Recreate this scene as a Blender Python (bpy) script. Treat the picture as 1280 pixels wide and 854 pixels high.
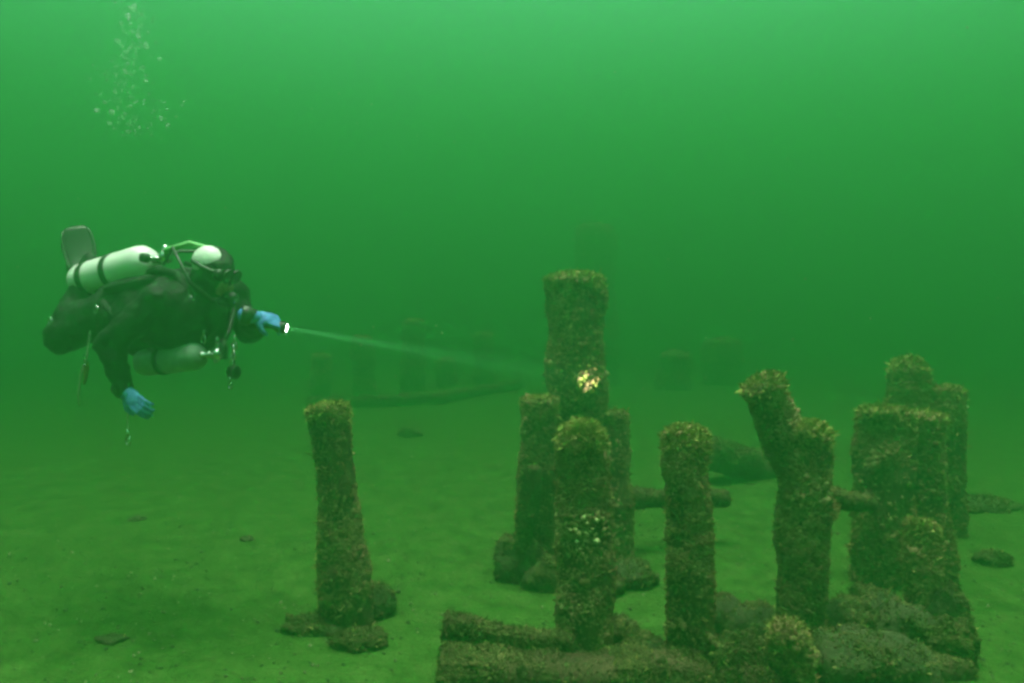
import bpy, math, random
import numpy as np
from mathutils import Vector, Matrix, Quaternion

for o in list(bpy.data.objects):
    bpy.data.objects.remove(o)
scene = bpy.context.scene
COL = scene.collection
random.seed(7)
RNG = np.random.default_rng(7)

# ------------------------------------------------------------------ camera
CAM_H = 1.60
F_PX = 1005.0                      # focal length in pixels of the 1280 px wide photograph
PITCH = math.atan((427 - 390) / F_PX)
cam_data = bpy.data.cameras.new('camera')
cam_data.sensor_width = 36.0
cam_data.lens = 36.0 * F_PX / 1280.0
cam_data.clip_start = 0.02
cam_data.clip_end = 400.0
cam = bpy.data.objects.new('camera', cam_data)
COL.objects.link(cam)
cam.location = (0, 0, CAM_H)
cam.rotation_euler = (math.pi / 2 - PITCH, 0, 0)
scene.camera = cam

# ------------------------------------------------------------------ sky, sun, exposure
SUN_ELEV = math.radians(87)
SUN_AZ = math.radians(14)           # from +Y towards +X
world = bpy.data.worlds.new('World')
scene.world = world
world.use_nodes = True
wn = world.node_tree.nodes
wl = world.node_tree.links
wn.clear()
w_out = wn.new('ShaderNodeOutputWorld')
w_bg = wn.new('ShaderNodeBackground')
w_sky = wn.new('ShaderNodeTexSky')
w_sky.sky_type = 'NISHITA'
w_sky.sun_disc = False
w_sky.dust_density = 3.0
w_sky.ozone_density = 0.3
w_sky.sun_elevation = SUN_ELEV
w_sky.sun_rotation = SUN_AZ
w_bg.inputs['Strength'].default_value = 0.05
wl.new(w_sky.outputs[0], w_bg.inputs['Color'])
wl.new(w_bg.outputs[0], w_out.inputs['Surface'])

sun_data = bpy.data.lights.new('sun', 'SUN')
sun_data.energy = 1.5
sun_data.angle = math.radians(32)
sun_data.color = (1.0, 0.96, 0.88)
sun = bpy.data.objects.new('sun', sun_data)
COL.objects.link(sun)
sun_dir = Vector((math.cos(SUN_ELEV) * math.sin(SUN_AZ), math.cos(SUN_ELEV) * math.cos(SUN_AZ), math.sin(SUN_ELEV)))
sun.rotation_euler = sun_dir.to_track_quat('Z', 'Y').to_euler()
sun.location = sun_dir * 40

scene.view_settings.view_transform = 'Standard'
scene.view_settings.look = 'None'
scene.view_settings.gamma = 1.0
scene.view_settings.exposure = 4.42
scene.view_settings.use_curve_mapping = False
scene.cycles.use_denoising = True
scene.cycles.denoiser = 'OPENIMAGEDENOISE'
scene.cycles.max_bounces = 6
scene.cycles.volume_bounces = 2
scene.cycles.diffuse_bounces = 2
scene.cycles.transparent_max_bounces = 8
scene.cycles.sample_clamp_indirect = 4.0
scene.cycles.filter_width = 3.0
scene.render.film_transparent = False

HAZE_DENSITY = 0.164
HAZE_COLOR = (0.064, 0.355, 0.110)
HAZE_TOP = 11.5


# ------------------------------------------------------------------ pixel helpers
def at(px, py, depth):
    """world point seen at pixel (px, py) of the photograph whose distance along the view axis is depth"""
    x = (px - 640) / F_PX * depth
    yc = -(py - 427) / F_PX * depth
    c, s = math.cos(PITCH), math.sin(PITCH)
    return Vector((x, depth * c + yc * s, CAM_H + yc * c - depth * s))


def on_ground(px, py, z=0.0):
    a = at(px, py, 1.0) - Vector((0, 0, CAM_H))
    k = (z - CAM_H) / a.z
    return Vector((0, 0, CAM_H)) + a * k


# ------------------------------------------------------------------ noise
def _hash(ix, iy, iz, seed):
    h = (ix * 374761393 + iy * 668265263 + iz * 2147483647 + seed * 974634777) & 0xFFFFFFFF
    h = ((h ^ (h >> 13)) * 1274126177) & 0xFFFFFFFF
    h = h ^ (h >> 16)
    return (h & 0xFFFF) / 65535.0


def vnoise(p, seed=0):
    p = np.asarray(p, dtype=np.float64)
    i = np.floor(p).astype(np.int64)
    f = p - i
    f = f * f * (3 - 2 * f)
    r = np.zeros(len(p))
    for dx in (0, 1):
        for dy in (0, 1):
            for dz in (0, 1):
                w = (f[:, 0] if dx else 1 - f[:, 0]) * (f[:, 1] if dy else 1 - f[:, 1]) * (f[:, 2] if dz else 1 - f[:, 2])
                r += w * _hash(i[:, 0] + dx, i[:, 1] + dy, i[:, 2] + dz, seed)
    return r * 2 - 1


def fbm(p, oct=4, seed=0):
    p = np.asarray(p, dtype=np.float64)
    a, r = 1.0, np.zeros(len(p))
    for k in range(oct):
        r += a * vnoise(p * (2.03 ** k) + 17.3 * k, seed + k)
        a *= 0.5
    return r


# ------------------------------------------------------------------ object helpers
def tag(o, label=None, cat=None, group=None, kind=None):
    if label: o['label'] = label
    if cat: o['category'] = cat
    if group: o['group'] = group
    if kind: o['kind'] = kind
    return o


def empty(name, loc, label=None, cat=None, group=None):
    o = bpy.data.objects.new(name, None)
    o.empty_display_size = 0.1
    COL.objects.link(o)
    o.location = loc
    return tag(o, label, cat, group)


def mesh_obj(name, verts, faces, mat, parent=None, smooth=True, world_space=True):
    """verts are world coordinates; a child keeps them through its parent's inverse location"""
    me = bpy.data.meshes.new(name)
    v = np.asarray(verts, dtype=np.float64)
    if parent is not None and world_space:
        v = v - np.array(origin_of(parent))
    if isinstance(faces, np.ndarray):
        n = len(faces); k = faces.shape[1]
        me.vertices.add(len(v)); me.vertices.foreach_set('co', v.astype(np.float32).ravel())
        me.loops.add(n * k); me.loops.foreach_set('vertex_index', faces.astype(np.int32).ravel())
        me.polygons.add(n)
        me.polygons.foreach_set('loop_start', np.arange(0, n * k, k, dtype=np.int32))
        me.update(calc_edges=True)
        me.validate()
    else:
        me.from_pydata([tuple(q) for q in v], [], faces)
    if smooth:
        me.polygons.foreach_set('use_smooth', np.ones(len(me.polygons), dtype=bool))
    me.materials.append(mat)
    o = bpy.data.objects.new(name, me)
    COL.objects.link(o)
    if parent is not None:
        o.parent = parent
    return o


def origin_of(o):
    p = Vector(o.location)
    while o.parent is not None:
        o = o.parent
        p = p + o.location
    return p


class MB:
    def __init__(self):
        self.v = []; self.f = []

    def add(self, verts, faces):
        n = len(self.v)
        self.v.extend([tuple(q) for q in verts])
        self.f.extend([tuple(i + n for i in f) for f in faces])
        return self

    def tube(self, pts, radii, seg=12, caps=True, squash=None):
        pts = [Vector(p) for p in pts]
        if not hasattr(radii, '__len__'):
            radii = [radii] * len(pts)
        n = len(pts)
        ts = []
        for i in range(n):
            a = pts[max(i - 1, 0)]; b = pts[min(i + 1, n - 1)]
            t = (b - a)
            ts.append(t.normalized() if t.length > 1e-9 else Vector((0, 0, 1)))
        up = Vector((0, 0, 1)) if abs(ts[0].z) < 0.9 else Vector((1, 0, 0))
        u = ts[0].cross(up).normalized()
        V = []
        for i in range(n):
            u = (u - ts[i] * u.dot(ts[i])).normalized()
            w = ts[i].cross(u)
            for k in range(seg):
                a = 2 * math.pi * k / seg
                V.append(pts[i] + (u * math.cos(a) + w * math.sin(a)) * radii[i])
        Fc = []
        for i in range(n - 1):
            for k in range(seg):
                k2 = (k + 1) % seg
                Fc.append((i * seg + k, i * seg + k2, (i + 1) * seg + k2, (i + 1) * seg + k))
        if caps:
            Fc.append(tuple(reversed(range(seg))))
            Fc.append(tuple((n - 1) * seg + k for k in range(seg)))
        return self.add(V, Fc)

    def ball(self, c, r, rot=None, nu=16, nv=10):
        c = Vector(c)
        if not hasattr(r, '__len__'):
            r = (r, r, r)
        V = [(0, 0, r[2])]
        for j in range(1, nv):
            t = math.pi * j / nv
            for i in range(nu):
                p = 2 * math.pi * i / nu
                V.append((r[0] * math.sin(t) * math.cos(p), r[1] * math.sin(t) * math.sin(p), r[2] * math.cos(t)))
        V.append((0, 0, -r[2]))
        V = [Vector(q) for q in V]
        if rot is not None:
            V = [rot @ q for q in V]
        V = [q + c for q in V]
        Fc = [(0, 1 + i, 1 + (i + 1) % nu) for i in range(nu)]
        for j in range(nv - 2):
            for i in range(nu):
                a = 1 + j * nu + i; b = 1 + j * nu + (i + 1) % nu
                Fc.append((a, a + nu, b + nu, b))
        L = len(V) - 1
        s = 1 + (nv - 2) * nu
        Fc += [(s + i, L, s + (i + 1) % nu) for i in range(nu)]
        return self.add(V, Fc)

    def capsule(self, a, b, ra, rb, seg=14):
        a = Vector(a); b = Vector(b)
        d = (b - a).normalized()
        pts, rad = [], []
        for k in (90, 65, 40, 15):
            t = math.radians(k); pts.append(a - d * ra * math.sin(t)); rad.append(max(ra * math.cos(t), 1e-4))
        for k in (0, .33, .67, 1):
            pts.append(a.lerp(b, k)); rad.append(ra + (rb - ra) * k)
        for k in (15, 40, 65, 90):
            t = math.radians(k); pts.append(b + d * rb * math.sin(t)); rad.append(max(rb * math.cos(t), 1e-4))
        return self.tube(pts, rad, seg)

    def box(self, c, half, rot=None):
        c = Vector(c)
        V = [Vector((x * half[0], y * half[1], z * half[2])) for x in (-1, 1) for y in (-1, 1) for z in (-1, 1)]
        if rot is not None:
            V = [rot @ q for q in V]
        return self.add([q + c for q in V], [(0, 1, 3, 2), (4, 6, 7, 5), (0, 4, 5, 1), (2, 3, 7, 6), (0, 2, 6, 4), (1, 5, 7, 3)])


# ------------------------------------------------------------------ materials
def new_mat(name):
    m = bpy.data.materials.new(name)
    m.use_nodes = True
    nt = m.node_tree
    b = nt.nodes['Principled BSDF']
    return m, nt, b


def ramp(nt, stops):
    r = nt.nodes.new('ShaderNodeValToRGB')
    e = r.color_ramp.elements
    while len(e) < len(stops):
        e.new(0.5)
    for k, (p, c) in enumerate(stops):
        e[k].position = p
        e[k].color = (*c, 1)
    return r


def mat_noise(name, stops, scale=8.0, rough=0.85, bump=0.4, bscale=None, spec=0.2, stretch=None, bdist=0.02):
    m, nt, b = new_mat(name)
    tc = nt.nodes.new('ShaderNodeTexCoord')
    src = tc.outputs['Object']
    if stretch:
        mp = nt.nodes.new('ShaderNodeMapping')
        mp.inputs['Scale'].default_value = stretch
        nt.links.new(src, mp.inputs['Vector']); src = mp.outputs['Vector']
    n = nt.nodes.new('ShaderNodeTexNoise')
    n.inputs['Scale'].default_value = scale; n.inputs['Detail'].default_value = 6; n.inputs['Roughness'].default_value = 0.62
    nt.links.new(src, n.inputs['Vector'])
    r = ramp(nt, stops)
    nt.links.new(n.outputs['Fac'], r.inputs['Fac'])
    nt.links.new(r.outputs['Color'], b.inputs['Base Color'])
    b.inputs['Roughness'].default_value = rough
    b.inputs['Specular IOR Level'].default_value = spec
    if bump:
        n2 = nt.nodes.new('ShaderNodeTexNoise')
        n2.inputs['Scale'].default_value = bscale or scale * 4; n2.inputs['Detail'].default_value = 5
        nt.links.new(src, n2.inputs['Vector'])
        bp = nt.nodes.new('ShaderNodeBump')
        bp.inputs['Strength'].default_value = bump; bp.inputs['Distance'].default_value = bdist
        nt.links.new(n2.outputs['Fac'], bp.inputs['Height'])
        nt.links.new(bp.outputs['Normal'], b.inputs['Normal'])
    return m


def mat_island(name, stops, rough=0.7, spec=0.25, patch=3.0):
    """colour varies from shell to shell and in broad patches"""
    m, nt, b = new_mat(name)
    g = nt.nodes.new('ShaderNodeNewGeometry')
    n = nt.nodes.new('ShaderNodeTexNoise')
    n.inputs['Scale'].default_value = patch; n.inputs['Detail'].default_value = 3
    nt.links.new(g.outputs['Position'], n.inputs['Vector'])
    mx = nt.nodes.new('ShaderNodeMath'); mx.operation = 'MULTIPLY_ADD'
    mx.inputs[1].default_value = 0.5
    nt.links.new(g.outputs['Random Per Island'], mx.inputs[0])
    m2 = nt.nodes.new('ShaderNodeMath'); m2.operation = 'MULTIPLY_ADD'
    m2.inputs[1].default_value = 1.5; m2.inputs[2].default_value = -0.5
    nt.links.new(n.outputs['Fac'], m2.inputs[0])
    nt.links.new(m2.outputs[0], mx.inputs[2])
    r = ramp(nt, stops)
    nt.links.new(mx.outputs[0], r.inputs['Fac'])
    nt.links.new(r.outputs['Color'], b.inputs['Base Color'])
    b.inputs['Roughness'].default_value = rough
    b.inputs['Specular IOR Level'].default_value = spec
    return m


def mat_plain(name, col, rough=0.5, metal=0.0, spec=0.4, var=0.15, scale=25.0):
    lo = tuple(c * (1 - var) for c in col); hi = tuple(min(1, c * (1 + var)) for c in col)
    m = mat_noise(name, [(0.3, lo), (0.7, hi)], scale=scale, rough=rough, bump=0.08, spec=spec, bdist=0.004)
    m.node_tree.nodes['Principled BSDF'].inputs['Metallic'].default_value = metal
    return m


M = {}
M['silt'] = mat_noise('silt', [(0.34, (0.024, 0.066, 0.010)), (0.50, (0.040, 0.098, 0.016)), (0.66, (0.060, 0.126, 0.025))],
                      scale=5.5, rough=0.95, bump=0.6, bscale=26, spec=0.05, bdist=0.03)
M['silt'].node_tree.nodes['Noise Texture'].inputs['Roughness'].default_value = 0.72
M['wood'] = mat_noise('waterlogged_wood', [(0.3, (0.045, 0.030, 0.018)), (0.7, (0.115, 0.080, 0.042))],
                      scale=9, rough=0.9, bump=0.8, spec=0.1, stretch=(1, 1, 0.25))
M['rock'] = mat_noise('silted_rock', [(0.3, (0.035, 0.035, 0.020)), (0.7, (0.09, 0.10, 0.045))], scale=7, rough=0.95, bump=0.6, spec=0.1)
M['crust'] = mat_island('mussel_crust', [(0.10, (0.13, 0.078, 0.038)), (0.45, (0.21, 0.132, 0.060)), (0.70, (0.25, 0.175, 0.080)), (0.95, (0.32, 0.25, 0.12))], patch=4)
M['fuzz'] = mat_island('brown_fuzz', [(0.15, (0.14, 0.088, 0.036)), (0.5, (0.21, 0.145, 0.056)), (0.9, (0.26, 0.20, 0.076))], rough=0.95, spec=0.03, patch=3)
M['algae'] = mat_island('algae_tuft', [(0.2, (0.13, 0.145, 0.036)), (0.55, (0.25, 0.265, 0.070)), (0.9, (0.36, 0.37, 0.12))], rough=0.9, spec=0.05, patch=6)
M['crust_dark'] = mat_island('silted_crust_darkened', [(0.10, (0.028, 0.026, 0.012)), (0.45, (0.055, 0.050, 0.020)), (0.70, (0.085, 0.085, 0.030)), (0.95, (0.14, 0.135, 0.052))], rough=0.95, spec=0.03, patch=3.5)  # olive silted crust, darkened in colour to offset top light on crib and rubble
M['pale_shell'] = mat_island('pale_shell', [(0.2, (0.06, 0.085, 0.010)), (0.6, (0.13, 0.165, 0.020)), (0.9, (0.24, 0.28, 0.05))], rough=0.6)
M['bright_shell'] = mat_island('bright_shell', [(0.2, (0.30, 0.27, 0.10)), (0.6, (0.52, 0.49, 0.22)), (0.9, (0.70, 0.68, 0.42))], rough=0.5)
M['litter'] = mat_island('litter', [(0.2, (0.02, 0.03, 0.012)), (0.6, (0.06, 0.08, 0.025)), (0.95, (0.28, 0.30, 0.16))])


# ------------------------------------------------------------------ the haze: murky green water as one closed box
def build_haze():
    m = bpy.data.materials.new('green_water')
    m.use_nodes = True
    nt = m.node_tree
    nt.nodes.clear()
    o = nt.nodes.new('ShaderNodeOutputMaterial')
    v = nt.nodes.new('ShaderNodeVolumePrincipled')
    v.inputs['Color'].default_value = (*HAZE_COLOR, 1)
    v.inputs['Density'].default_value = HAZE_DENSITY
    v.inputs['Anisotropy'].default_value = 0.72
    nt.links.new(v.outputs[0], o.inputs['Volume'])
    mb = MB().box((0, 40, (HAZE_TOP - 1.6) / 2), (75, 75, (HAZE_TOP + 1.6) / 2))
    h = mesh_obj('haze', mb.v, mb.f, m, smooth=False)
    tag(h, 'murky green lake water filling the whole view', 'water', kind='stuff')


# ------------------------------------------------------------------ lake bed
def ground_z(x, y):
    p = np.stack([np.asarray(x, float), np.asarray(y, float), np.zeros(np.shape(x))], axis=1)
    return 0.022 * fbm(p * 0.45, 2, 3) + 0.004 * fbm(p * 3.6, 3, 9)


def build_ground():
    n = 260
    u = np.linspace(-1, 1, n)
    gx = 68 * np.sign(u) * np.abs(u) ** 2.6
    w = np.linspace(0, 1, n)
    gy = -25 + 130 * (0.30 * w + 0.70 * (4 * (w - .37) ** 3 + .2026) / (4 * .63 ** 3 + .2026))
    X, Y = np.meshgrid(gx, gy)
    x, y = X.ravel(), Y.ravel()
    v = np.stack([x, y, ground_z(x, y)], axis=1)
    i = np.arange(n * n).reshape(n, n)
    f = np.stack([i[:-1, :-1].ravel(), i[:-1, 1:].ravel(), i[1:, 1:].ravel(), i[1:, :-1].ravel()], axis=1)
    g = mesh_obj('lake_bed', v, f, M['silt'])
    tag(g, kind='structure')
    return g


def gz(p):
    return float(ground_z([p[0]], [p[1]])[0])


# ------------------------------------------------------------------ crust scatter
def tri_sample(verts, faces, n, rng, face_ok=None):
    v = np.asarray(verts, float)
    T = []
    for f in faces:
        for k in range(1, len(f) - 1):
            T.append((f[0], f[k], f[k + 1]))
    T = np.array(T)
    a, b, c = v[T[:, 0]], v[T[:, 1]], v[T[:, 2]]
    nr = np.cross(b - a, c - a)
    ar = np.linalg.norm(nr, axis=1) + 1e-12
    nr = nr / ar[:, None]
    w = ar.copy()
    if face_ok is not None:
        w = w * face_ok((a + b + c) / 3, nr)
    w = w / w.sum()
    k = rng.choice(len(T), n, p=w)
    r1, r2 = rng.random(n), rng.random(n)
    s = np.sqrt(r1)
    p = a[k] * (1 - s)[:, None] + b[k] * (s * (1 - r2))[:, None] + c[k] * (s * r2)[:, None]
    return p, nr[k]


SHELL_V = np.array([(0, 0, .75), (.55, 0, .15), (0, .45, .1), (-.55, 0, .15), (0, -.45, .1), (0, 0, -.5)])
SHELL_F = np.array([(0, 1, 2), (0, 2, 3), (0, 3, 4), (0, 4, 1), (5, 2, 1), (5, 3, 2), (5, 4, 3), (5, 1, 4)])
BLADE_V = np.array([(-.11, 0, 0), (.11, 0, 0), (.10, .10, .55), (-.10, .10, .55), (.0, .34, 1.0)])
BLADE_F = np.array([(0, 1, 2), (0, 2, 3), (3, 2, 4)])


def frames(nr, rng, tilt):
    n = len(nr)
    d = nr + rng.normal(0, tilt, (n, 3))
    d /= np.linalg.norm(d, axis=1)[:, None] + 1e-9
    r = rng.normal(0, 1, (n, 3))
    u = np.cross(d, r); u /= np.linalg.norm(u, axis=1)[:, None] + 1e-9
    w = np.cross(d, u)
    return u, w, d


def scatter(p, nr, size, rng, V=SHELL_V, Fc=SHELL_F, tilt=0.7, droop=0.0, sink=0.2):
    n = len(p)
    u, w, d = frames(nr, rng, tilt)
    if droop:
        d = d + np.array([0, 0, droop]); d /= np.linalg.norm(d, axis=1)[:, None]
    s = size * np.exp(rng.normal(0, 0.38, n))
    base = p - nr * (s * sink)[:, None]
    vv = base[:, None, :] + s[:, None, None] * (V[None, :, 0, None] * u[:, None, :] + V[None, :, 1, None] * w[:, None, :] + V[None, :, 2, None] * d[:, None, :])
    ff = Fc[None] + (np.arange(n) * len(V))[:, None, None]
    return vv.reshape(-1, 3), ff.reshape(-1, 3)


def crust_on(o, verts, faces, n, size, rng, top_algae=0, side_algae=0, top_band=0.13, mats=('crust', 'fuzz')):
    """mussel and algae growth on the world-space surface, as parts of o"""
    clump = lambda c, nn: np.clip(0.45 + 1.3 * fbm(c * 6.0, 3, 31), 0.03, 2.5)
    p, nr = tri_sample(verts, faces, int(n * 1.35), rng, clump)
    v, f = scatter(p, nr, size * 0.72, rng, tilt=0.75)
    k = mesh_obj('mussel_crust', v, f, M[mats[0]], o, smooth=False)
    tag(k, kind='stuff')
    lump = lambda c, nn: np.clip(fbm(c * 9.0 + 3.3, 2, 47) - 0.05, 0.0, 2.5) + 0.01
    big, nb = tri_sample(verts, faces, max(8, n // 12), rng, lump)
    v, f = scatter(big, nb, size * 1.5, rng, tilt=0.5, sink=0.35)
    k = mesh_obj('shell_clump', v, f, M[mats[0]], o, smooth=False)
    tag(k, kind='stuff')
    patchy = lambda c, nn: np.clip(0.5 + 1.5 * fbm(c * 3.2 + 9.1, 3, 53), 0.04, 2.0)
    p, nr = tri_sample(verts, faces, int(n * 1.5), rng, patchy)
    v, f = scatter(p, nr, size * 0.72, rng, BLADE_V, BLADE_F, tilt=0.9, sink=0.0)
    k = mesh_obj('growth_fuzz', v, f, M[mats[1]], o, smooth=False)
    tag(k, kind='stuff')
    if top_algae or side_algae:
        zt = np.asarray(verts)[:, 2].max()
        wt = lambda c, nn: np.clip((c[:, 2] - zt + top_band) / top_band, 0.0, 1.0) * np.clip(nn[:, 2] + 1.0, 0.2, 2)
        P, N = [], []
        if top_algae:
            a, b = tri_sample(verts, faces, int(top_algae * 2.5), rng, wt); P.append(a); N.append(b)
        if side_algae:
            a, b = tri_sample(verts, faces, side_algae, rng, clump); P.append(a); N.append(b)
        v, f = scatter(np.concatenate(P), np.concatenate(N), size * 0.85, rng, BLADE_V, BLADE_F, tilt=0.9, sink=0.0)
        k = mesh_obj('algae_tuft', v, f, M['algae'], o, smooth=False)
        tag(k, kind='stuff')


# ------------------------------------------------------------------ timbers
def timber_mesh(a, b, r0, r1, seed, seg=22, rings=34, bow=0.02, rough=0.10, dome=0.35, square=0.0):
    a = Vector(a); b = Vector(b)
    ax = (b - a); L = ax.length; ax.normalize()
    up = Vector((0, 1, 0)) if abs(ax.z) > 0.7 else Vector((0, 0, 1))
    u = ax.cross(up).normalized(); w = ax.cross(u)
    rs = random.Random(seed)
    ba, bb = rs.uniform(-1, 1) * bow, rs.uniform(-1, 1) * bow
    ph = rs.uniform(0, 6)
    pts, cen = [], []
    for i in range(rings + 1):
        t = i / rings
        c = a + ax * (L * t) + u * (ba * math.sin(math.pi * t + ph * .2)) + w * (bb * math.sin(2 * math.pi * t + ph))
        r = r0 + (r1 - r0) * t
        fade = 1 - t ** 3
        r *= 1 + fade * 0.07 * math.sin(5.1 * t + ph * 2.3) + fade * 0.06 * math.sin(11.7 * t + ph * 5.1) + 0.10 * max(0, 0.12 - t) / 0.12
        cen.append((c, r))
    for e in (0.35, 0.7, 0.93):                       # worn, rounded top
        t = math.asin(e)
        c, r = cen[rings]
        cen.append((c + ax * (r * dome * e), r * max(math.cos(t), 0.12)))
    for c, r in cen:
        for k in range(seg):
            g = 2 * math.pi * k / seg
            q = 1.0
            if square:
                m_ = max(abs(math.cos(g)), abs(math.sin(g)))
                q = (1 - square) + square * min(1.0 / m_, 1.28) * 0.92
            pts.append(c + (u * math.cos(g) + w * math.sin(g)) * r * q)
    P = np.array([tuple(q) for q in pts])
    C = np.repeat(np.array([tuple(c) for c, r in cen]), seg, axis=0)
    R = np.repeat(np.array([r for c, r in cen]), seg)
    D = P - C
    D /= np.linalg.norm(D, axis=1)[:, None] + 1e-9
    nz = fbm(P * 5.0 + seed * 3.7, 3, seed) * 1.1 + 0.7 * fbm(P * 17 + seed, 2, seed + 5)
    P = P + D * (nz * r0 * rough * 1.3)[:, None] * np.clip(R / r0, .2, 1)[:, None]
    n = len(cen)
    Fc = []
    for i in range(n - 1):
        for k in range(seg):
            k2 = (k + 1) % seg
            Fc.append((i * seg + k, i * seg + k2, (i + 1) * seg + k2, (i + 1) * seg + k))
    Fc.append(tuple(reversed(range(seg))))
    Fc.append(tuple((n - 1) * seg + k for k in range(seg)))
    # orientation: outward normals
    i0 = Fc[seg * 3]
    nn = np.cross(P[i0[1]] - P[i0[0]], P[i0[2]] - P[i0[0]])
    if nn.dot(D[i0[0]]) < 0:
        Fc = [tuple(reversed(f)) for f in Fc]
    return P, Fc


def piling(base, top, r0, r1, seed, label, group, crust=5000, size=0.017, algae=700, side=500, name='piling', cat='piling', dome=0.35, rough=0.10, bow=0.02, square=0.0, detail=1.0):
    base = Vector(base); top = Vector(top)
    foot = base - (top - base).normalized() * 0.25
    o = empty(name, base, label, cat, group)
    P, Fc = timber_mesh(foot, top, r0, r1, seed, seg=int(22 * detail), rings=int(34 * detail), bow=bow, rough=rough, dome=dome, square=square)
    mesh_obj('timber', P, Fc, M['wood'], o)
    rng = np.random.default_rng(seed)
    crust_on(o, P, Fc, crust, size, rng, algae, side)
    return o, P, Fc


def log(a, b, r, seed, label, group=None, crust=3000, size=0.017, side=300, square=0.0, name='fallen_log', cat='log', rough=0.12):
    o = empty(name, Vector(a), label, cat, group)
    P, Fc = timber_mesh(a, b, r, r * 0.93, seed, rings=40, rough=rough, square=square, bow=0.015)
    mesh_obj('timber', P, Fc, M['wood'], o)
    rng = np.random.default_rng(seed)
    crust_on(o, P, Fc, crust, size, rng, 0, side, mats=('crust_dark', 'crust_dark'))
    return o


def ico(sub=3):
    import bmesh
    bm = bmesh.new()
    bmesh.ops.create_icosphere(bm, subdivisions=sub, radius=1.0)
    v = np.array([tuple(q.co) for q in bm.verts])
    f = [tuple(q.index for q in p.verts) for p in bm.faces]
    bm.free()
    return v, f


ICO_V, ICO_F = ico(3)


def rock(c, r, seed, label, group=None, crust=900, size=0.017, side=250, name='encrusted_rock', cat='rock', mat='rock', rotz=0.0):
    c = Vector(c)
    d = ICO_V.copy()
    nz = 0.28 * fbm(d * 1.5 + seed * 5.1, 3, seed) + 0.10 * fbm(d * 5 + seed, 2, seed + 3)
    P = d * (1 + nz)[:, None] * np.array(r)[None]
    cs, sn = math.cos(rotz), math.sin(rotz)
    P = np.stack([P[:, 0] * cs - P[:, 1] * sn, P[:, 0] * sn + P[:, 1] * cs, P[:, 2]], axis=1) + np.array(c)
    o = empty(name, (c.x, c.y, c.z - r[2] * 0.6), label, cat, group)
    mesh_obj('stone', P, ICO_F, M[mat], o)
    if crust:
        crust_on(o, P, ICO_F, crust, size, np.random.default_rng(seed), 0, side, mats=('crust_dark', 'crust_dark'))
    return o


def shell_patch(o, P, Fc, centre, rad, n, size, seed, mat='pale_shell'):
    """a cluster of pale open shells on the side of a piling"""
    rng = np.random.default_rng(seed)
    c = np.array(centre)
    wt = lambda q, nn: np.exp(-np.sum((q - c) ** 2, axis=1) / (rad * rad)) * (nn[:, 1] < 0.2)
    p, nr = tri_sample(P, Fc, n, rng, wt)
    v, f = scatter(p + nr * size * 0.5, nr, size, rng, tilt=0.6, sink=0.0)
    k = mesh_obj('pale_shell_cluster', v, f, M[mat], o, smooth=False)
    tag(k, kind='stuff')


build_haze()
build_ground()

G_ROW = 'pilings of the front row'
G_BACK = 'pilings of the tall cluster'
G_RIGHT = 'pilings of the right cluster'
G_FAR = 'faint pilings far behind'


def col(px_b, py_b, depth_top, px_t, py_t):
    b = on_ground(px_b, py_b)
    t = at(px_t, py_t, b.y + depth_top)
    return b, t


# the lone piling on the left, leaning a little
b, t = col(437, 778, 0.05, 411, 512)
LONE, _, _ = piling(b, t, 0.125, 0.098, 11, 'lone leaning piling with rubble round its foot, left of the others', G_ROW, crust=6500, algae=1500, side=900, dome=0.3)
for k, (px, py, dx, r, lab) in enumerate([
        (402, 782, -.04, (.16, .10, .045), 'flat slab sticking out left of the lone piling\'s foot'),
        (470, 768, .02, (.11, .10, .10), 'dark lump against the right side of the lone piling\'s foot'),
        (452, 800, -.05, (.13, .09, .05), 'low encrusted lump in front of the lone piling\'s foot'),
        (424, 752, -.10, (.07, .06, .08), 'small lump banked up the front of the lone piling')]):
    p = on_ground(px, py); rock((p.x, p.y + dx, gz(p) + r[2] * 0.5), r, 40 + k, lab, 'rubble at the lone piling', crust=1300)

# the tall cluster behind
b, t = col(724, 690, 0.0, 719, 350)
TALL, TP, TF = piling(b, t, 0.205, 0.185, 21, 'tallest thick piling, rising behind the front row, lit by the torch', G_BACK, crust=9500, size=0.02, algae=2000, side=3000, dome=0.25)
hit = at(720, 474, b.y - 0.2)
shell_patch(TALL, TP, TF, hit, 0.085, 75, 0.017, 5)
b, t = col(676, 712, 0.0, 674, 500)
piling(b, t, 0.125, 0.115, 22, 'shorter piling touching the left side of the tallest one', G_BACK, crust=4500, size=0.02, algae=300, side=500, square=0.6, dome=0.15)
b, t = col(772, 698, 0.12, 765, 520)
piling(b, t, 0.11, 0.10, 23, 'short dark piling just right of the tallest one', G_BACK, crust=3000, size=0.02, algae=200, side=300)
for k, (px, py, r, lab) in enumerate([
        (652, 722, (.16, .14, .17), 'sloping rubble heap left of the tall cluster'),
        (690, 735, (.16, .12, .12), 'rubble heap in front of the tallest piling'),
        (784, 732, (.17, .12, .10), 'rubble heap right of the tall cluster'),
        (744, 742, (.15, .11, .08), 'low rubble lump behind the front piling with pale shells')]):
    p = on_ground(px, py); rock((p.x, p.y, gz(p) + r[2] * 0.45), r, 60 + k, lab, 'rubble at the tall cluster', crust=1400, size=0.018)
log(on_ground(668, 726) + Vector((-.13, -.02, 0.0)), at(668, 585, 4.75), 0.055, 66, 'thin broken timber propped against the tall cluster', crust=1500)
log(at(752, 622, 5.3), at(905, 624, 5.6), 0.065, 67, 'horizontal timber running right from the tall cluster', crust=2600)
log(at(884, 566, 7.6), at(972, 588, 8.0), 0.17, 68, 'dark slanting timber behind the gap right of the third piling', crust=2200, size=0.02)

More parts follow.
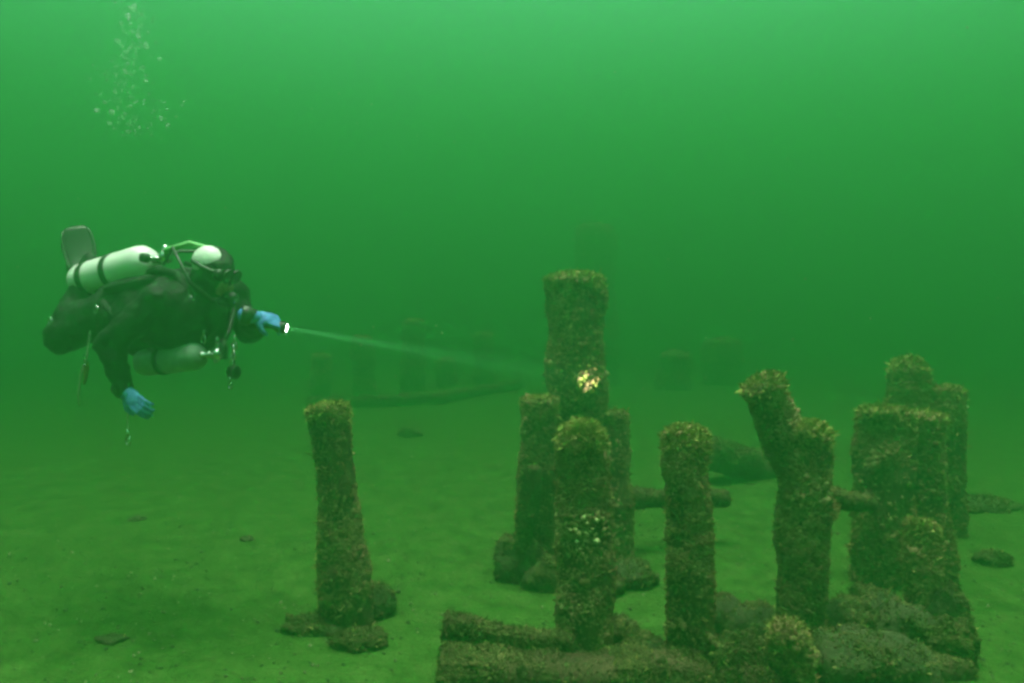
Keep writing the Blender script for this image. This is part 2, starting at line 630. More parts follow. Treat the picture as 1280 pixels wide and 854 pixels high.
# the front row
b, t = col(724, 832, 0.0, 730, 556)
P1, FP, FF = piling(b, t, 0.118, 0.122, 31, 'piling in the middle front with a patch of pale shells', G_ROW, crust=8500, algae=3000, side=1000, dome=0.85)
shell_patch(P1, FP, FF, at(735, 662, 3.5), 0.055, 26, 0.017, 8, 'bright_shell')
b, t = col(856, 832, 0.0, 861, 556)
piling(b, t, 0.102, 0.098, 32, 'straight piling standing alone between the middle and the forked ones', G_ROW, crust=8500, algae=2600, side=900, dome=0.85)
b, t = col(998, 815, 0.0, 1010, 540)
piling(b, t, 0.114, 0.108, 33, 'upright piling with a leaning stump against its left side', G_ROW, crust=8500, algae=2000, side=1000, dome=0.45)
o, P, Fc = piling(at(1000, 590, 3.80), at(954, 482, 3.72), 0.085, 0.098, 34, 'leaning broken stump slanting up to the left beside an upright piling', G_ROW, crust=5000, algae=900, side=700, dome=0.4)

# the right cluster
b, t = col(1102, 728, 0.1, 1106, 518)
piling(b, t, 0.180, 0.165, 35, 'thick flat topped piling at the front of the right cluster', G_RIGHT, crust=8500, size=0.021, algae=1500, side=1200, dome=0.25)
b, t = col(1160, 728, 0.1, 1156, 524)
piling(b, t, 0.125, 0.11, 36, 'narrow piling pressed against the right side of the flat topped one', G_RIGHT, crust=5000, size=0.021, algae=700, side=700, dome=0.4)
b, t = col(1134, 662, 0.1, 1134, 474)
piling(b, t, 0.22, 0.15, 37, 'hazy tall piling with a pointed top at the back of the right cluster', G_RIGHT, crust=6500, size=0.026, algae=800, side=900, dome=1.1)
b, t = col(1188, 668, 0.1, 1184, 490)
piling(b, t, 0.12, 0.105, 38, 'thin hazy piling at the far right of the right cluster', G_RIGHT, crust=3500, size=0.024, algae=300, side=400, dome=0.4)
b, t = col(1150, 790, 0.1, 1152, 660)
piling(b, t, 0.095, 0.08, 39, 'short dark stump standing before the right cluster', G_RIGHT, crust=5000, algae=700, side=600, dome=0.5)
log(at(1030, 618, 3.9), at(1090, 632, 4.6), 0.045, 70, 'short crosspiece between the forked piling and the right cluster', crust=700, side=60)

# crib timbers and rubble along the bottom
log(at(552, 855, 3.42), at(960, 860, 3.42), 0.145, 71, 'long squared crib timber lying along the bottom edge', crust=15000, square=0.75, side=2600, name='crib_timber', cat='timber', rough=0.07)
log(at(556, 784, 3.52), at(715, 806, 3.5), 0.050, 72, 'thin dark log lying on the crib timber left of the middle piling', crust=2600, side=150)
log(at(884, 826, 3.42), at(1200, 846, 3.55), 0.10, 73, 'thick encrusted timber lying across the foot of the right pilings', crust=9000, side=1800, square=0.4, name='crib_timber', cat='timber')
rub = [(770, 800, .12, .10, .09), (805, 825, .14, .12, .10), (905, 780, .13, .12, .10), (940, 792, .14, .13, .11), (925, 838, .16, .14, .11),
       (1046, 790, .15, .13, .12), (1092, 778, .17, .13, .13), (1060, 842, .19, .15, .13), (1130, 806, .17, .14, .14), (1172, 776, .14, .13, .15),
       (1130, 850, .18, .15, .12), (868, 836, .13, .10, .08), (1185, 820, .13, .12, .13)]
where = ['between the middle and the straight piling', 'low between the middle and straight pilings at the bottom edge', 'just right of the straight piling',
         'left of the forked piling\'s foot', 'at the bottom edge left of the yellowish stump', 'right of the forked piling\'s foot', 'at the front foot of the flat topped piling',
         'at the bottom edge right of the yellowish stump', 'under the short dark stump', 'at the right end of the rubble bank', 'at the bottom edge below the short dark stump',
         'at the foot of the straight piling', 'lowest at the right end of the rubble bank']
for k, (px, py, a, bb, c) in enumerate(rub):
    p = on_ground(px, py + 12)
    rock((p.x, p.y, gz(p) + c * 0.62), (a, bb, c), 80 + k, 'mussel covered rock ' + where[k], 'rubble bank along the bottom', crust=1500, rotz=k * 1.3)
b = on_ground(1000, 865); t = at(985, 794, b.y)
piling(b, t, 0.10, 0.070, 41, 'stubby yellowish stump before the forked piling', G_ROW, crust=3500, algae=500, side=400, dome=0.8, name='stump', cat='stump')
for k, (px, py, r, lab) in enumerate([
        (1240, 704, (.11, .09, .05), 'hazy rock mound right of the right cluster'),
        (1225, 636, (.30, .2, .06), 'faint rock mound far behind the right cluster'),
        (512, 545, (.16, .12, .07), 'small dark rock on the pale bed behind the lone piling'),
        (308, 674, (.05, .04, .025), 'small dark stone on the open bed left of the lone piling'),
        (140, 797, (.07, .05, .02), 'half buried stone near the lower left corner'),
        (172, 650, (.06, .05, .02), 'faint flat stone on the bed below the diver')]):
    p = on_ground(px, py)
    rock((p.x, p.y, gz(p) + r[2] * 0.35), r, 110 + k, lab, None, crust=2600 if r[0] > .1 else 60, side=900 if r[0] > .1 else 20, size=0.02 if r[0] > .1 else .012)

# far, faint row
far = [(401, 497, 402, 446, .20, 'faint piling just behind the lone piling\'s top'), (456, 494, 452, 424, .22, 'faint piling second from the left in the far row'),
       (516, 490, 517, 404, .25, 'faint piling under the torch beam, tallest of the far row'), (560, 488, 556, 452, .22, 'faint short piling right of the beam\'s middle'),
       (606, 484, 604, 420, .24, 'faintest piling of the far row, left of the tall cluster'),
       (842, 486, 844, 446, .38, 'faint piling right of the tallest one'), (905, 480, 903, 430, .46, 'faint piling behind the straight one'),
       (744, 480, 744, 288, .50, 'huge faint piling rising behind the tallest one')]
for k, (bx, by, tx, ty, r, lab) in enumerate(far):
    b = on_ground(bx, by); t = at(tx, ty, b.y)
    piling(b, t, r, r * .9, 140 + k, lab, G_FAR, crust=1200, size=0.04, algae=120, side=120, detail=0.8)
for k, (a, b_, r, lab) in enumerate([((385, 505), (560, 496), .10, 'faint timber lying along the far row of pilings'),
                                     ((545, 496), (650, 480), .10, 'faint timber behind the beam, left of the tall cluster')]):
    log(on_ground(*a, .12), on_ground(*b_, .12), r, 160 + k, lab, crust=900, size=0.04, side=60)

# shell litter and grit strewn on the bed
rng = np.random.default_rng(99)
n = 11000
lx = rng.uniform(-3.6, 3.6, n); ly = 2.6 + 7.0 * rng.random(n) ** 1.4
dens = fbm(np.stack([lx, ly, lx * 0], axis=1) * 0.9, 3, 77)
keep = dens > rng.uniform(-0.7, 1.0, n)
lx, ly = lx[keep], ly[keep]
p = np.stack([lx, ly, ground_z(lx, ly) + 0.002], axis=1)
v, f = scatter(p, np.tile(np.array([[0, 0, 1.0]]), (len(p), 1)), 0.012, rng, tilt=1.2, sink=0.1)
tag(mesh_obj('shell_litter', v, f, M['litter'], smooth=False), 'broken shells and grit strewn over the lake bed', 'shell litter', kind='stuff')

# ------------------------------------------------------------------ the diver
M['drysuit'] = mat_noise('black_drysuit', [(0.3, (0.004, 0.005, 0.005)), (0.7, (0.011, 0.012, 0.012))], scale=6, rough=0.65, bump=0.6, bscale=11, spec=0.15, bdist=0.02)
M['webbing'] = mat_plain('black_webbing', (0.022, 0.024, 0.024), rough=0.8, spec=0.2)
M['rubber'] = mat_plain('black_rubber', (0.016, 0.017, 0.018), rough=0.45, spec=0.4)
M['glove'] = mat_plain('blue_glove', (0.085, 0.26, 0.62), rough=0.6, var=0.25)
M['white_paint'] = mat_plain('white_cylinder_paint', (0.86, 0.86, 0.82), rough=0.35, var=0.05)
M['grey_paint'] = mat_plain('pale_aluminium', (0.26, 0.32, 0.27), rough=0.45, var=0.2)
M['steel'] = mat_plain('chromed_steel', (0.75, 0.75, 0.74), rough=0.22, metal=1.0, var=0.05)
M['skin'] = mat_plain('skin', (0.45, 0.27, 0.20), rough=0.6)
M['yellow_hose'] = mat_plain('green_yellow_hose', (0.22, 0.55, 0.20), rough=0.5)
M['cord'] = mat_plain('pale_cord', (0.55, 0.55, 0.42), rough=0.8)
M['tan_pouch'] = mat_plain('tan_tag', (0.22, 0.12, 0.04), rough=0.8)
m, nt, b = new_mat('mask_glass')
b.inputs['Base Color'].default_value = (0.10, 0.14, 0.13, 1); b.inputs['Roughness'].default_value = 0.06; b.inputs['Specular IOR Level'].default_value = 0.8
M['lens'] = m
m, nt, b = new_mat('torch_glow')
b.inputs['Emission Color'].default_value = (0.92, 1.0, 0.95, 1); b.inputs['Emission Strength'].default_value = 6.0
M['glow'] = m

YAW = math.radians(25)
D0 = at(206, 387, 4.2)                     # chest of the diver
RZ = Matrix.Rotation(-YAW, 3, 'Z')


def dl(p):
    """diver space (x heading, y left, z up) to world"""
    return D0 + RZ @ Vector(p)


def baked(name, mb, mat, parent, voxel, smooth=6, disp=0.0, dscale=0.1, seed=1):
    """one continuous surface out of overlapping volumes"""
    tmp = bpy.data.meshes.new('tmp')
    tmp.from_pydata([tuple(q) for q in mb.v], [], mb.f)
    o = bpy.data.objects.new('tmp', tmp)
    COL.objects.link(o)
    r = o.modifiers.new('r', 'REMESH'); r.mode = 'VOXEL'; r.voxel_size = voxel
    if smooth:
        sm = o.modifiers.new('s', 'SMOOTH'); sm.iterations = smooth; sm.factor = 0.5
    bpy.context.view_layer.update()
    dg = bpy.context.evaluated_depsgraph_get()
    me = bpy.data.meshes.new_from_object(o.evaluated_get(dg))
    n = len(me.vertices)
    co = np.empty(n * 3, dtype=np.float32); me.vertices.foreach_get('co', co); co = co.reshape(-1, 3).astype(float)
    if disp:
        no = np.empty(n * 3, dtype=np.float32); me.vertices.foreach_get('normal', no); no = no.reshape(-1, 3)
        co = co + no * (disp * fbm(co / dscale, 3, seed))[:, None]
    fs = [tuple(p.vertices) for p in me.polygons]
    bpy.data.objects.remove(o)
    bpy.data.meshes.remove(me)
    return mesh_obj(name, co, fs, mat, parent)


def W(mb):
    """diver-space builder to world space"""
    mb.v = [tuple(dl(q)) for q in mb.v]
    return mb


person = empty('person', dl((0, 0, -0.15)), 'diver in a black drysuit with blue gloves, mask and fins swimming right with a torch', 'person')

SHO_R, ELB_R, WRI_R = (.19, -.20, .04), (.0, -.335, -.165), (.065, -.30, -.40)
SHO_L, ELB_L = (.25, .19, .07), (.37, .23, -.115)
T_LENS = at(357, 410, 4.10)
T_AIM = hit + Vector((0.0, -.122, .02))
aim = (T_AIM - T_LENS).normalized()
loc = lambda w: RZ.transposed() @ Vector(w)
WRI_L = loc(T_LENS - aim * .165 + Vector((.0, -.015, .030)) - D0)
KNE_R, ANK_R = (-.52, -.21, -.135), (-.51, -.08, .14)
KNE_L, ANK_L = (-.58, .14, -.14), (-.70, .17, .05)
HEAD = Vector((.37, -.03, .185))
# body: torso, neck, hooded head, arms and legs as one surface
mb = MB()
mb.ball((.13, 0, -.03), (.23, .245, .225))
mb.ball((-.06, 0, -.05), (.24, .22, .215))
mb.ball((-.27, 0, -.04), (.20, .215, .18))
mb.capsule((.16, -.13, .05), SHO_R, .095, .090); mb.capsule((.16, .13, .06), SHO_L, .105, .115)
mb.capsule((.20, 0, .07), (.34, -.02, .15), .09, .070)
hr = Matrix.Rotation(math.radians(12), 3, 'Z') @ Matrix.Rotation(math.radians(24), 3, 'Y')
mb.ball(HEAD, (.115, .088, .125), hr)
mb.ball(HEAD + hr @ Vector((.045, 0, -.055)), (.070, .060, .075), hr)          # jaw
mb.ball(HEAD + hr @ Vector((.01, .083, -.01)), (.02, .012, .03)); mb.ball(HEAD + hr @ Vector((.01, -.083, -.01)), (.02, .012, .03))   # ears under the hood
for S, E, Wr in ((SHO_R, ELB_R, WRI_R), (SHO_L, ELB_L, WRI_L)):
    mb.capsule(S, E, .088, .066); mb.capsule(E, Wr, .068, .042)
for sgn, K, A in ((-1, KNE_R, ANK_R), (1, KNE_L, ANK_L)):
    mb.capsule((-.32, sgn * .095, -.03), K, .128, .092); mb.capsule(K, A, .088, .055)
    kv, av = Vector(K), Vector(A)
    d = (av - kv).normalized()
    mb.capsule(av, av + (d + Vector((-.25, 0, .2))).normalized() * .14, .055, .045)
baked('body', W(mb), M['drysuit'], person, 0.013, 5, disp=0.013, dscale=0.065, seed=4)

# face, mask, regulator
ft = hr
fc = HEAD + Vector((.0, 0, -.0))


def hp(x, y, z):
    return fc + ft @ Vector((x, y, z))


mb = MB().ball(hp(.072, 0, -.025), (.046, .058, .085), ft)
mb.ball(hp(.118, 0, -.035), (.018, .016, .024), ft)                        # nose
mesh_obj('face', W(mb).v, mb.f, M['skin'], person)
mb = MB()
for y in (-1, 1):                                                          # two framed lenses and the strap
    mb.tube([hp(.106, y * .036 + .033 * math.cos(a), .022 + .030 * math.sin(a)) for a in np.linspace(0, 2 * math.pi, 17)], .0085, 8, caps=False)
mb.tube([hp(.06, .075, .015), hp(.095, .070, .02)], [.026, .030], 10); mb.tube([hp(.06, -.075, .015), hp(.095, -.070, .02)], [.026, .030], 10)
mb.ball(hp(.106, 0, -.012), (.022, .020, .026), ft, 12, 8)
mask = mesh_obj('mask', W(mb).v, mb.f, M['rubber'], person)
mb = MB()
for y in (-1, 1):
    mb.ball(hp(.107, y * .036, .022), (.006, .031, .028), ft, 16, 8)
mesh_obj('lens', W(mb).v, mb.f, M['lens'], mask)
mb = MB().tube([hp(.117 * math.cos(a), .090 * math.sin(a), .02) for a in np.linspace(.7, 2 * math.pi - .7, 22)], .011, 8)
mesh_obj('mask_strap', W(mb).v, mb.f, M['rubber'], mask)
mb = MB().tube([hp(.105, 0, -.075), hp(.128, 0, -.078), hp(.158, 0, -.080), hp(.172, 0, -.080)], [.020, .034, .034, .024], 16)
mb.box(hp(.130, 0, -.112), (.018, .048, .010), ft)
reg = mesh_obj('regulator', W(mb).v, mb.f, M['rubber'], person)
mb = MB().tube([hp(.172, 0, -.080), hp(.176, 0, -.080)], [.016, .014], 14)
mesh_obj('purge_cover', W(mb).v, mb.f, M['steel'], reg)
mb = MB().tube([hp(.135, -.03, -.08), hp(.12, -.12, -.10), hp(.02, -.19, -.05), hp(-.14, -.17, .06), (.10, -.09, .23), (-.02, -.03, .245)], .0075, 8)
mesh_obj('regulator_hose', W(mb).v, mb.f, M['rubber'], reg)
mb = MB()
cap_c = HEAD + Vector((-.012, -.016, .046))
mb.ball(cap_c, (.090, .072, .086), Matrix.Rotation(math.radians(18), 3, 'Y'), 20, 12)
mesh_obj('hood_patch', W(mb).v, mb.f, M['white_paint'], person)['label'] = 'white crown of the black hood'


# gloves: palm, four curled fingers, a thumb, one surface each
def hand(name, wrist, fwd, back, grip, side, mat, parent, lenf=1.0):
    """fwd: along the fingers, back: out of the back of the hand, side: towards the thumb"""
    w = Vector(wrist); f = Vector(fwd).normalized(); k = Vector(back); k = (k - f * k.dot(f)).normalized()
    t = f.cross(k) * side
    mb = MB()
    rot = Matrix((t, f, k)).transposed()
    mb.capsule(w - f * .03, w + f * .015, .041, .036)
    mb.ball(w + f * .058, (.044, .052, .020), rot)
    ls = [(.72, .028), (.80, .010), (.76, -.010), (.62, -.028)]
    for i, (L, off) in enumerate(ls):
        p0 = w + f * .092 + t * off * 1.15
        a = grip
        seglen = [.046 * L, .034 * L, .026 * L]
        p = p0; ang = 0.25 * a
        for j, sl in enumerate(seglen):
            d = f * math.cos(ang) - k * math.sin(ang)
            q = p + d * sl * 1.35 * lenf
            mb.capsule(p, q, .0115 - .001 * j, .0108 - .001 * j, 10)
            p = q; ang += a * (0.75 + .08 * i)
    b0 = w + f * .035 + t * .036 - k * .006
    b1 = b0 + (f * .6 + t * .75 - k * .45).normalized() * .040
    b2 = b1 + (f * .9 + t * .05 - k * .7).normalized() * .034
    mb.capsule(b0, b1, .0155, .013, 10); mb.capsule(b1, b2, .0128, .0105, 10)
    g = baked(name, W(mb), mat, parent, 0.0055, 3)
    cuff = MB().tube([w - f * .055, w - f * .050, w - f * .012, w - f * .006], [.044, .049, .049, .044], 18)
    mesh_obj('cuff', W(cuff).v, cuff.f, M['rubber'], g)
    return g


hand('glove', WRI_R, loc((.72, -.45, -.50)), loc((-.35, -.75, .35)), 0.85, 1, M['glove'], person)
hand('glove', WRI_L, loc(aim), loc((-.1, -.75, .6)), 0.95, 1, M['glove'], person)


# fins
def fin(ankle, d, flat, L=.46, w0=.075, w1=.105):
    a = Vector(ankle); d = Vector(d).normalized(); n = Vector(flat); n = (n - d * n.dot(d)).normalized(); s = d.cross(n)
    V, Fc = [], []
    prof = [(0, .06, .045), (.10, .068, .045), (.16, .075, .022), (.24, w0 + .015, .012), (.42, w1, .008), (.62, w1 + .005, .006), (.80, w1, .005), (.92, w1 * .85, .004), (.98, w1 * .55, .003)]
    for t, w, th in prof:
        c = a + d * (L * t) + n * (.05 * t * t)
        for q in range(12):
            g = 2 * math.pi * q / 12
            V.append(c + s * w * math.cos(g) + n * th * math.sin(g))
    for i in range(len(prof) - 1):
        for q in range(12):
            q2 = (q + 1) % 12
            Fc.append((i * 12 + q, i * 12 + q2, (i + 1) * 12 + q2, (i + 1) * 12 + q))
    Fc.append(tuple(reversed(range(12)))); Fc.append(tuple((len(prof) - 1) * 12 + q for q in range(12)))
    mb = MB().add(V, Fc)
    o = mesh_obj('fin', W(mb).v, mb.f, M['rubber'], person)
    rb = MB()
    for sg in (-1, 1):
        rb.tube([a + d * (L * t) + n * (.05 * t * t + .004) + s * sg * w * .93 for t, w, th in prof[2:8]], [.011, .011, .010, .009, .007, .005], 8)
    mesh_obj('rib', W(rb).v, rb.f, M['rubber'], o)
    st = MB().tube([a + s * .06 - d * .02, a + s * .045 - d * .085, a - d * .10 - n * .01, a - s * .045 - d * .085, a - s * .06 - d * .02], .009, 8)
    mesh_obj('heel_strap', W(st).v, st.f, M['steel'], o)
    return o


fin(Vector(ANK_R) + Vector((-.01, .01, .04)), (-.50, .25, .82), loc((.35, -.93, .1)), L=.31, w0=.055, w1=.078)
fin(Vector(ANK_L) + Vector((-.04, .05, .02)), loc((-.12, .98, .10)), (0, .1, 1), L=.42)

# harness: shoulder and waist webbing, wing, D rings
mb = MB()
for sg in (-1, 1):
    pts = [(-.10, sg * .07, .175), (.06, sg * .09, .205), (.20, sg * .10, .175), (.285, sg * .105, .07), (.24, sg * .13, -.06), (.08, sg * .17, -.085), (-.15, sg * .185, -.03), (-.28, sg * .17, .06)]
    mb.tube(pts, .021, 8)
mb.tube([(-.26 , .195 * math.sin(a), .158 * math.cos(a)) for a in np.linspace(0, 2 * math.pi, 26)], .021, 8, caps=False)
mb.tube([(-.30, 0, -.15), (-.40, 0, -.175), (-.49, 0, -.10), (-.495, 0, .03), (-.44, 0, .12)], .019, 8)
mesh_obj('harness', W(mb).v, mb.f, M['webbing'], person)
mb = MB().ball((-.16, 0, .120), (.30, .18, .055), Matrix.Rotation(math.radians(-9), 3, 'Y'))
mesh_obj('buoyancy_wing', W(mb).v, mb.f, M['webbing'], person)
mb = MB()
for c in ((.30, -.115, .05), (.27, -.14, -.05), (-.25, -.205, .0), (-.26, -.17, -.09), (-.5, -.28, -.06), (.02, -.20, -.08)):
    c = Vector(c)
    mb = MB()
    mb.tube([c + Vector((.016 * math.cos(a), -.006, .018 * math.sin(a))) for a in np.linspace(0, 2 * math.pi, 13)], .0042, 6, caps=False)
    mb.ball(c, (.008, .006, .008), None, 8, 6)
    mesh_obj('ring_fitting', W(mb).v, mb.f, M['steel'], person)
mb = MB().tube([(.165, -.275, .02), (.17, -.292, .02)], [.026, .022], 14)
mesh_obj('suit_valve', W(mb).v, mb.f, M['steel'], person)
# chest clutter: gauges, clips, inflator
mb = MB()
mb.tube([(.12, .02, .24), (.22, .15, .20), (.33, .16, .03), (.36, .08, -.12), (.38, .02, -.17)], .012, 10)
mesh_obj('inflator_hose', W(mb).v, mb.f, M['rubber'], person)
mb = MB().tube([(.38, .02, -.16), (.40, .0, -.20), (.405, .0, -.25)], [.02, .022, .018], 10)
mesh_obj('inflator', W(mb).v, mb.f, M['rubber'], person)


def snap(mb, p, s=1.0):
    p = Vector(p)
    mb.tube([p, p + Vector((0, 0, -.035 * s))], .006 * s, 8)
    mb.tube([p + Vector((.014 * s * math.cos(a), 0, -.052 * s + .02 * s * math.sin(a))) for a in np.linspace(0, 2 * math.pi, 13)], .0045 * s, 6, caps=False)


for p in ((.33, -.06, -.10), (.36, .0, -.14), (.42, .06, -.13), (.40, -.04, -.19), (.14, -.15, -.11), (.30, .05, -.20), (.45, .02, -.18)):
    mb = MB(); snap(mb, p)
    mesh_obj('bolt_snap', W(mb).v, mb.f, M['steel'], person)

# back cylinder
cyl = empty('dive_cylinder', dl((-.57, -.06, .13)), 'white air cylinder with two dark bands on the diver\'s back', 'cylinder')


def cylinder_profile(a, b, r, dome):
    a = Vector(a); b = Vector(b); d = (b - a).normalized()
    pts = [a + d * 0.0, a + d * .012, a + d * .045, b - d * .02]
    rad = [r * .72, r * .9, r, r]
    for k in (0, 20, 40, 58, 74, 84):
        t = math.radians(k); pts.append(b + d * dome * math.sin(t)); rad.append(r * math.cos(t) * (1 if k < 80 else 1.4))
    return pts, rad, d


CA, CB = Vector((-.57, -.06, .148)), Vector((-.09, -.06, .236))
pts, rad, cd = cylinder_profile(CA, CB, .096, .09)
mb = MB().tube(pts, rad, 32)
mesh_obj('shell', W(mb).v, mb.f, M['white_paint'], cyl)
for t in (.22, .60):
    c = CA.lerp(CB, t)
    mb = MB().tube([c - cd * .020, c - cd * .018, c + cd * .018, c + cd * .020], [.0965, .1005, .1005, .0965], 32)
    mesh_obj('band', W(mb).v, mb.f, M['webbing'], cyl)
v0 = CB + cd * .08
mb = MB().tube([v0, v0 + cd * .03, v0 + cd * .032, v0 + cd * .06], [.020, .020, .024, .022], 14)
mb.tube([v0 + cd * .045 + Vector((0, -.01, 0)), v0 + cd * .045 + Vector((0, -.075, 0))], [.013, .013], 10)
valve = mesh_obj('valve', W(mb).v, mb.f, M['steel'], cyl)
mb = MB().tube([v0 + cd * .045 + Vector((0, -.07, 0)), v0 + cd * .045 + Vector((0, -.105, 0))], [.025, .023], 12)
mesh_obj('valve_knob', W(mb).v, mb.f, M['rubber'], valve)
mb = MB().tube([v0 + cd * .06, v0 + cd * .075, v0 + cd * .115, v0 + cd * .12], [.026, .032, .032, .024], 16)
mb.tube([v0 + cd * .09 + Vector((0, 0, .02)), v0 + cd * .09 + Vector((0, 0, .06))], .014, 10)
mesh_obj('first_stage', W(mb).v, mb.f, M['steel'], cyl)
e = v0 + cd * .10
mb = MB().tube([e, e + Vector((.05, -.05, .03)), e + Vector((.11, -.06, .035)), e + Vector((.19, -.03, .060)), e + Vector((.26, .03, .035)), e + Vector((.31, .10, -.06))], .013, 10)
mesh_obj('hose', W(mb).v, mb.f, M['yellow_hose'], cyl)
mb = MB().tube([e, e + Vector((.03, .06, .03)), e + Vector((.12, .14, .03)), e + Vector((.25, .19, -.06))], .009, 10)
mesh_obj('hose', W(mb).v, mb.f, M['rubber'], cyl)

# stage cylinder slung under the chest
stg = empty('stage_cylinder', dl((-.02, -.10, -.29)), 'pale grey stage cylinder slung under the diver\'s chest', 'cylinder')
SA, SB = Vector((-.05, -.115, -.275)), Vector((.29, -.085, -.235))
pts, rad, sd = cylinder_profile(SA, SB, .070, .065)
mb = MB().tube(pts, rad, 28)
mesh_obj('shell', W(mb).v, mb.f, M['grey_paint'], stg)
c = SA.lerp(SB, .45)
mb = MB().tube([c - sd * .014, c - sd * .012, c + sd * .012, c + sd * .014], [.0705, .0745, .0745, .0705], 28)
mesh_obj('band', W(mb).v, mb.f, M['webbing'], stg)
v1 = SB + sd * .06
mb = MB().tube([v1, v1 + sd * .03, v1 + sd * .06], [.017, .019, .016], 12).tube([v1 + sd * .04, v1 + sd * .04 + Vector((0, -.06, 0))], .012, 10)
mesh_obj('valve', W(mb).v, mb.f, M['steel'], stg)
mb = MB().tube([v1 + sd * .06, v1 + sd * .10], [.024, .024], 12)
mesh_obj('first_stage', W(mb).v, mb.f, M['steel'], stg)

# small things dangling below
g = empty('pressure_gauge', dl((.44, .03, -.36)), 'black round gauge dangling on a clip below the diver\'s chin', 'gauge')
mb = MB().tube([(.43, .03, -.17), (.445, .03, -.22), (.44, .03, -.28)], .007, 8)
mesh_obj('gauge_hose', W(mb).v, mb.f, M['rubber'], g)
mb = MB().tube([(.415, .03, -.315), (.425, .03, -.315), (.455, .03, -.315), (.462, .03, -.315)], [.030, .036, .036, .028], 16)
mesh_obj('gauge_case', W(mb).v, mb.f, M['rubber'], g)
mb = MB(); snap(mb, (.44, .015, -.23), .8)
mesh_obj('clip', W(mb).v, mb.f, M['steel'], g)
mb = MB(); snap(mb, (.445, .0, -.335), .9)
mesh_obj('clip', W(mb).v, mb.f, M['steel'], g)
hx = Vector(WRI_R) + Vector((.02, .0, -.10))
g = empty('wrist_lanyard', dl(hx + Vector((0, 0, -.15))), 'thin cord with a bright clip hanging from the lower blue glove', 'lanyard')
mb = MB().tube([hx + Vector((0, 0, .05)), hx + Vector((-.012, 0, -.03)), hx + Vector((-.006, 0, -.08)), hx + Vector((-.01, 0, -.10))], .004, 8)
mesh_obj('cord', W(mb).v, mb.f, M['cord'], g)
mb = MB(); snap(mb, hx + Vector((-.01, 0, -.085)), 1.1)
mesh_obj('clip', W(mb).v, mb.f, M['steel'], g)
g = empty('dangling_line', dl((-.36, -.20, -.45)), 'thin pale line with a brown tag hanging under the diver\'s thighs', 'line')
l0 = Vector((-.33, -.20, -.16))
mb = MB().tube([l0 + Vector((.02, 0, .05)), l0 + Vector((-.01, 0, -.08)), l0 + Vector((-.06, 0, -.18)), l0 + Vector((-.08, 0, -.28)), l0 + Vector((-.075, 0, -.34))], .005, 8)
mesh_obj('cord', W(mb).v, mb.f, M['cord'], g)
mb = MB().ball(l0 + Vector((-.02, .0, -.17)), (.014, .012, .065), Matrix.Rotation(.25, 3, 'Y'), 10, 8)
mesh_obj('tag', W(mb).v, mb.f, M['tan_pouch'], g)
mb = MB(); snap(mb, l0 + Vector((-.01, -.01, -.07)), .8)
mesh_obj('clip', W(mb).v, mb.f, M['steel'], g)

# the torch and its light
to = empty('dive_torch', T_LENS - aim * .16, 'black handheld torch shining a narrow beam from the diver\'s front glove', 'torch')
mb = MB().tube([T_LENS - aim * .175, T_LENS - aim * .17, T_LENS - aim * .06, T_LENS - aim * .045, T_LENS - aim * .004, T_LENS], [.014, .018, .018, .027, .029, .027], 18)
mesh_obj('barrel', mb.v, mb.f, M['rubber'], to)
mb = MB().tube([T_LENS - aim * .001, T_LENS + aim * .003], [.024, .023], 18)
mesh_obj('lens', mb.v, mb.f, M['glow'], to)
sp = bpy.data.lights.new('torch_light', 'SPOT')
sp.energy = 720.0
sp.color = (0.95, 0.90, 0.90)
sp.spot_size = math.radians(6.6)
sp.spot_blend = 1.0
sp.shadow_soft_size = 0.012
so = bpy.data.objects.new('torch_light', sp)
COL.objects.link(so)
so.parent = to
so.location = T_LENS + aim * .012 - to.location
so.rotation_euler = (-aim).to_track_quat('Z', 'Y').to_euler()

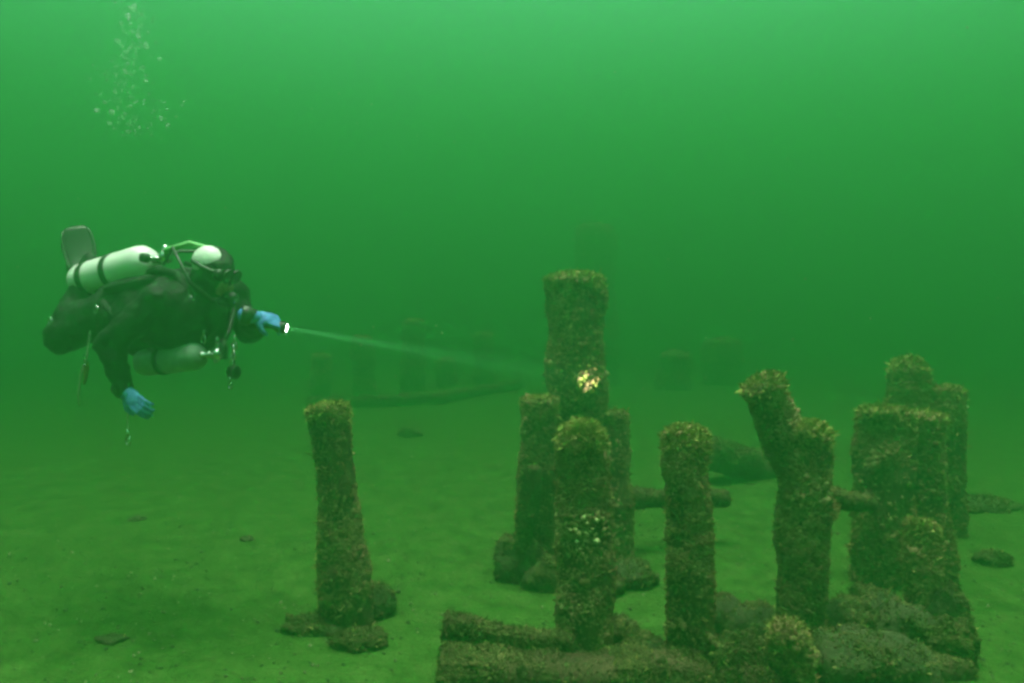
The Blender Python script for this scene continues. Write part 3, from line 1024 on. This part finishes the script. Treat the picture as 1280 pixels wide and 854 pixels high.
# ------------------------------------------------------------------ exhaled bubbles
m, nt, b = new_mat('bubble')
b.inputs['Base Color'].default_value = (0.9, 1.0, 0.92, 1)
b.inputs['Roughness'].default_value = 0.05
b.inputs['Alpha'].default_value = 0.26
b.inputs['Specular IOR Level'].default_value = 1.0
M['bubble'] = m
rng = np.random.default_rng(55)
bub = [(166, 12, .022), (160, 20, .020), (167, 8, .016), (183, 58, .020), (164, 59, .013), (200, 74, .016), (173, 44, .015), (178, 85, .014), (182, 101, .015), (148, 52, .018), (158, 90, .012),
       (144, 115, .014), (121, 138, .017), (140, 140, .018), (163, 133, .013), (210, 156, .013), (201, 147, .012), (131, 128, .012), (152, 30, .016), (176, 32, .014)]
bmesh0 = None
for k, (px, py, r) in enumerate(bub):
    p = at(px, py, 4.9 + rng.uniform(-.3, .3))
    if bmesh0 is None:
        mb = MB().ball((0, 0, 0), (1, 1, .68), None, 12, 8)
        me = bpy.data.meshes.new('bubble'); me.from_pydata(mb.v, [], mb.f)
        me.polygons.foreach_set('use_smooth', np.ones(len(me.polygons), dtype=bool)); me.materials.append(M['bubble'])
        bmesh0 = me
    o = bpy.data.objects.new('bubble', bmesh0); COL.objects.link(o)
    o.location = p; o.scale = (r, r, r); o.rotation_euler = (rng.uniform(-.4, .4), rng.uniform(-.4, .4), 0)
    tag(o, 'small pale air bubble in the plume rising above the diver', 'bubble', 'larger bubbles of the rising plume')
mb = MB()
for k in range(380):
    t = rng.random()
    py = -30 + 200 * t
    px = 162 + 8 * math.sin(py * .05) + rng.normal(0, 7 + 16 * t)
    mb.ball(at(px, py, 4.9 + rng.normal(0, .2)), float(.003 + .006 * rng.random() ** 2), None, 6, 4)
tag(mesh_obj('bubble_plume', mb.v, mb.f, M['bubble']), 'fine mist of tiny bubbles rising above the diver', 'bubbles', kind='stuff')

# suspended specks of silt
n = 900
d = rng.uniform(1.2, 6.0, n)
P = np.array([tuple(at(rng.uniform(-40, 1320), rng.uniform(-20, 720), float(q))) for q in d])
P = P[P[:, 2] > 0.15]
v, f = scatter(P, rng.normal(0, 1, (len(P), 3)), 0.0016, rng, tilt=1.0, sink=0)
M['speck'] = mat_plain('silt_speck', (0.22, 0.27, 0.14), rough=0.9)
tag(mesh_obj('suspended_silt', v, f, M['speck'], smooth=False), 'fine pale specks of silt drifting in the green water', 'silt', kind='stuff')
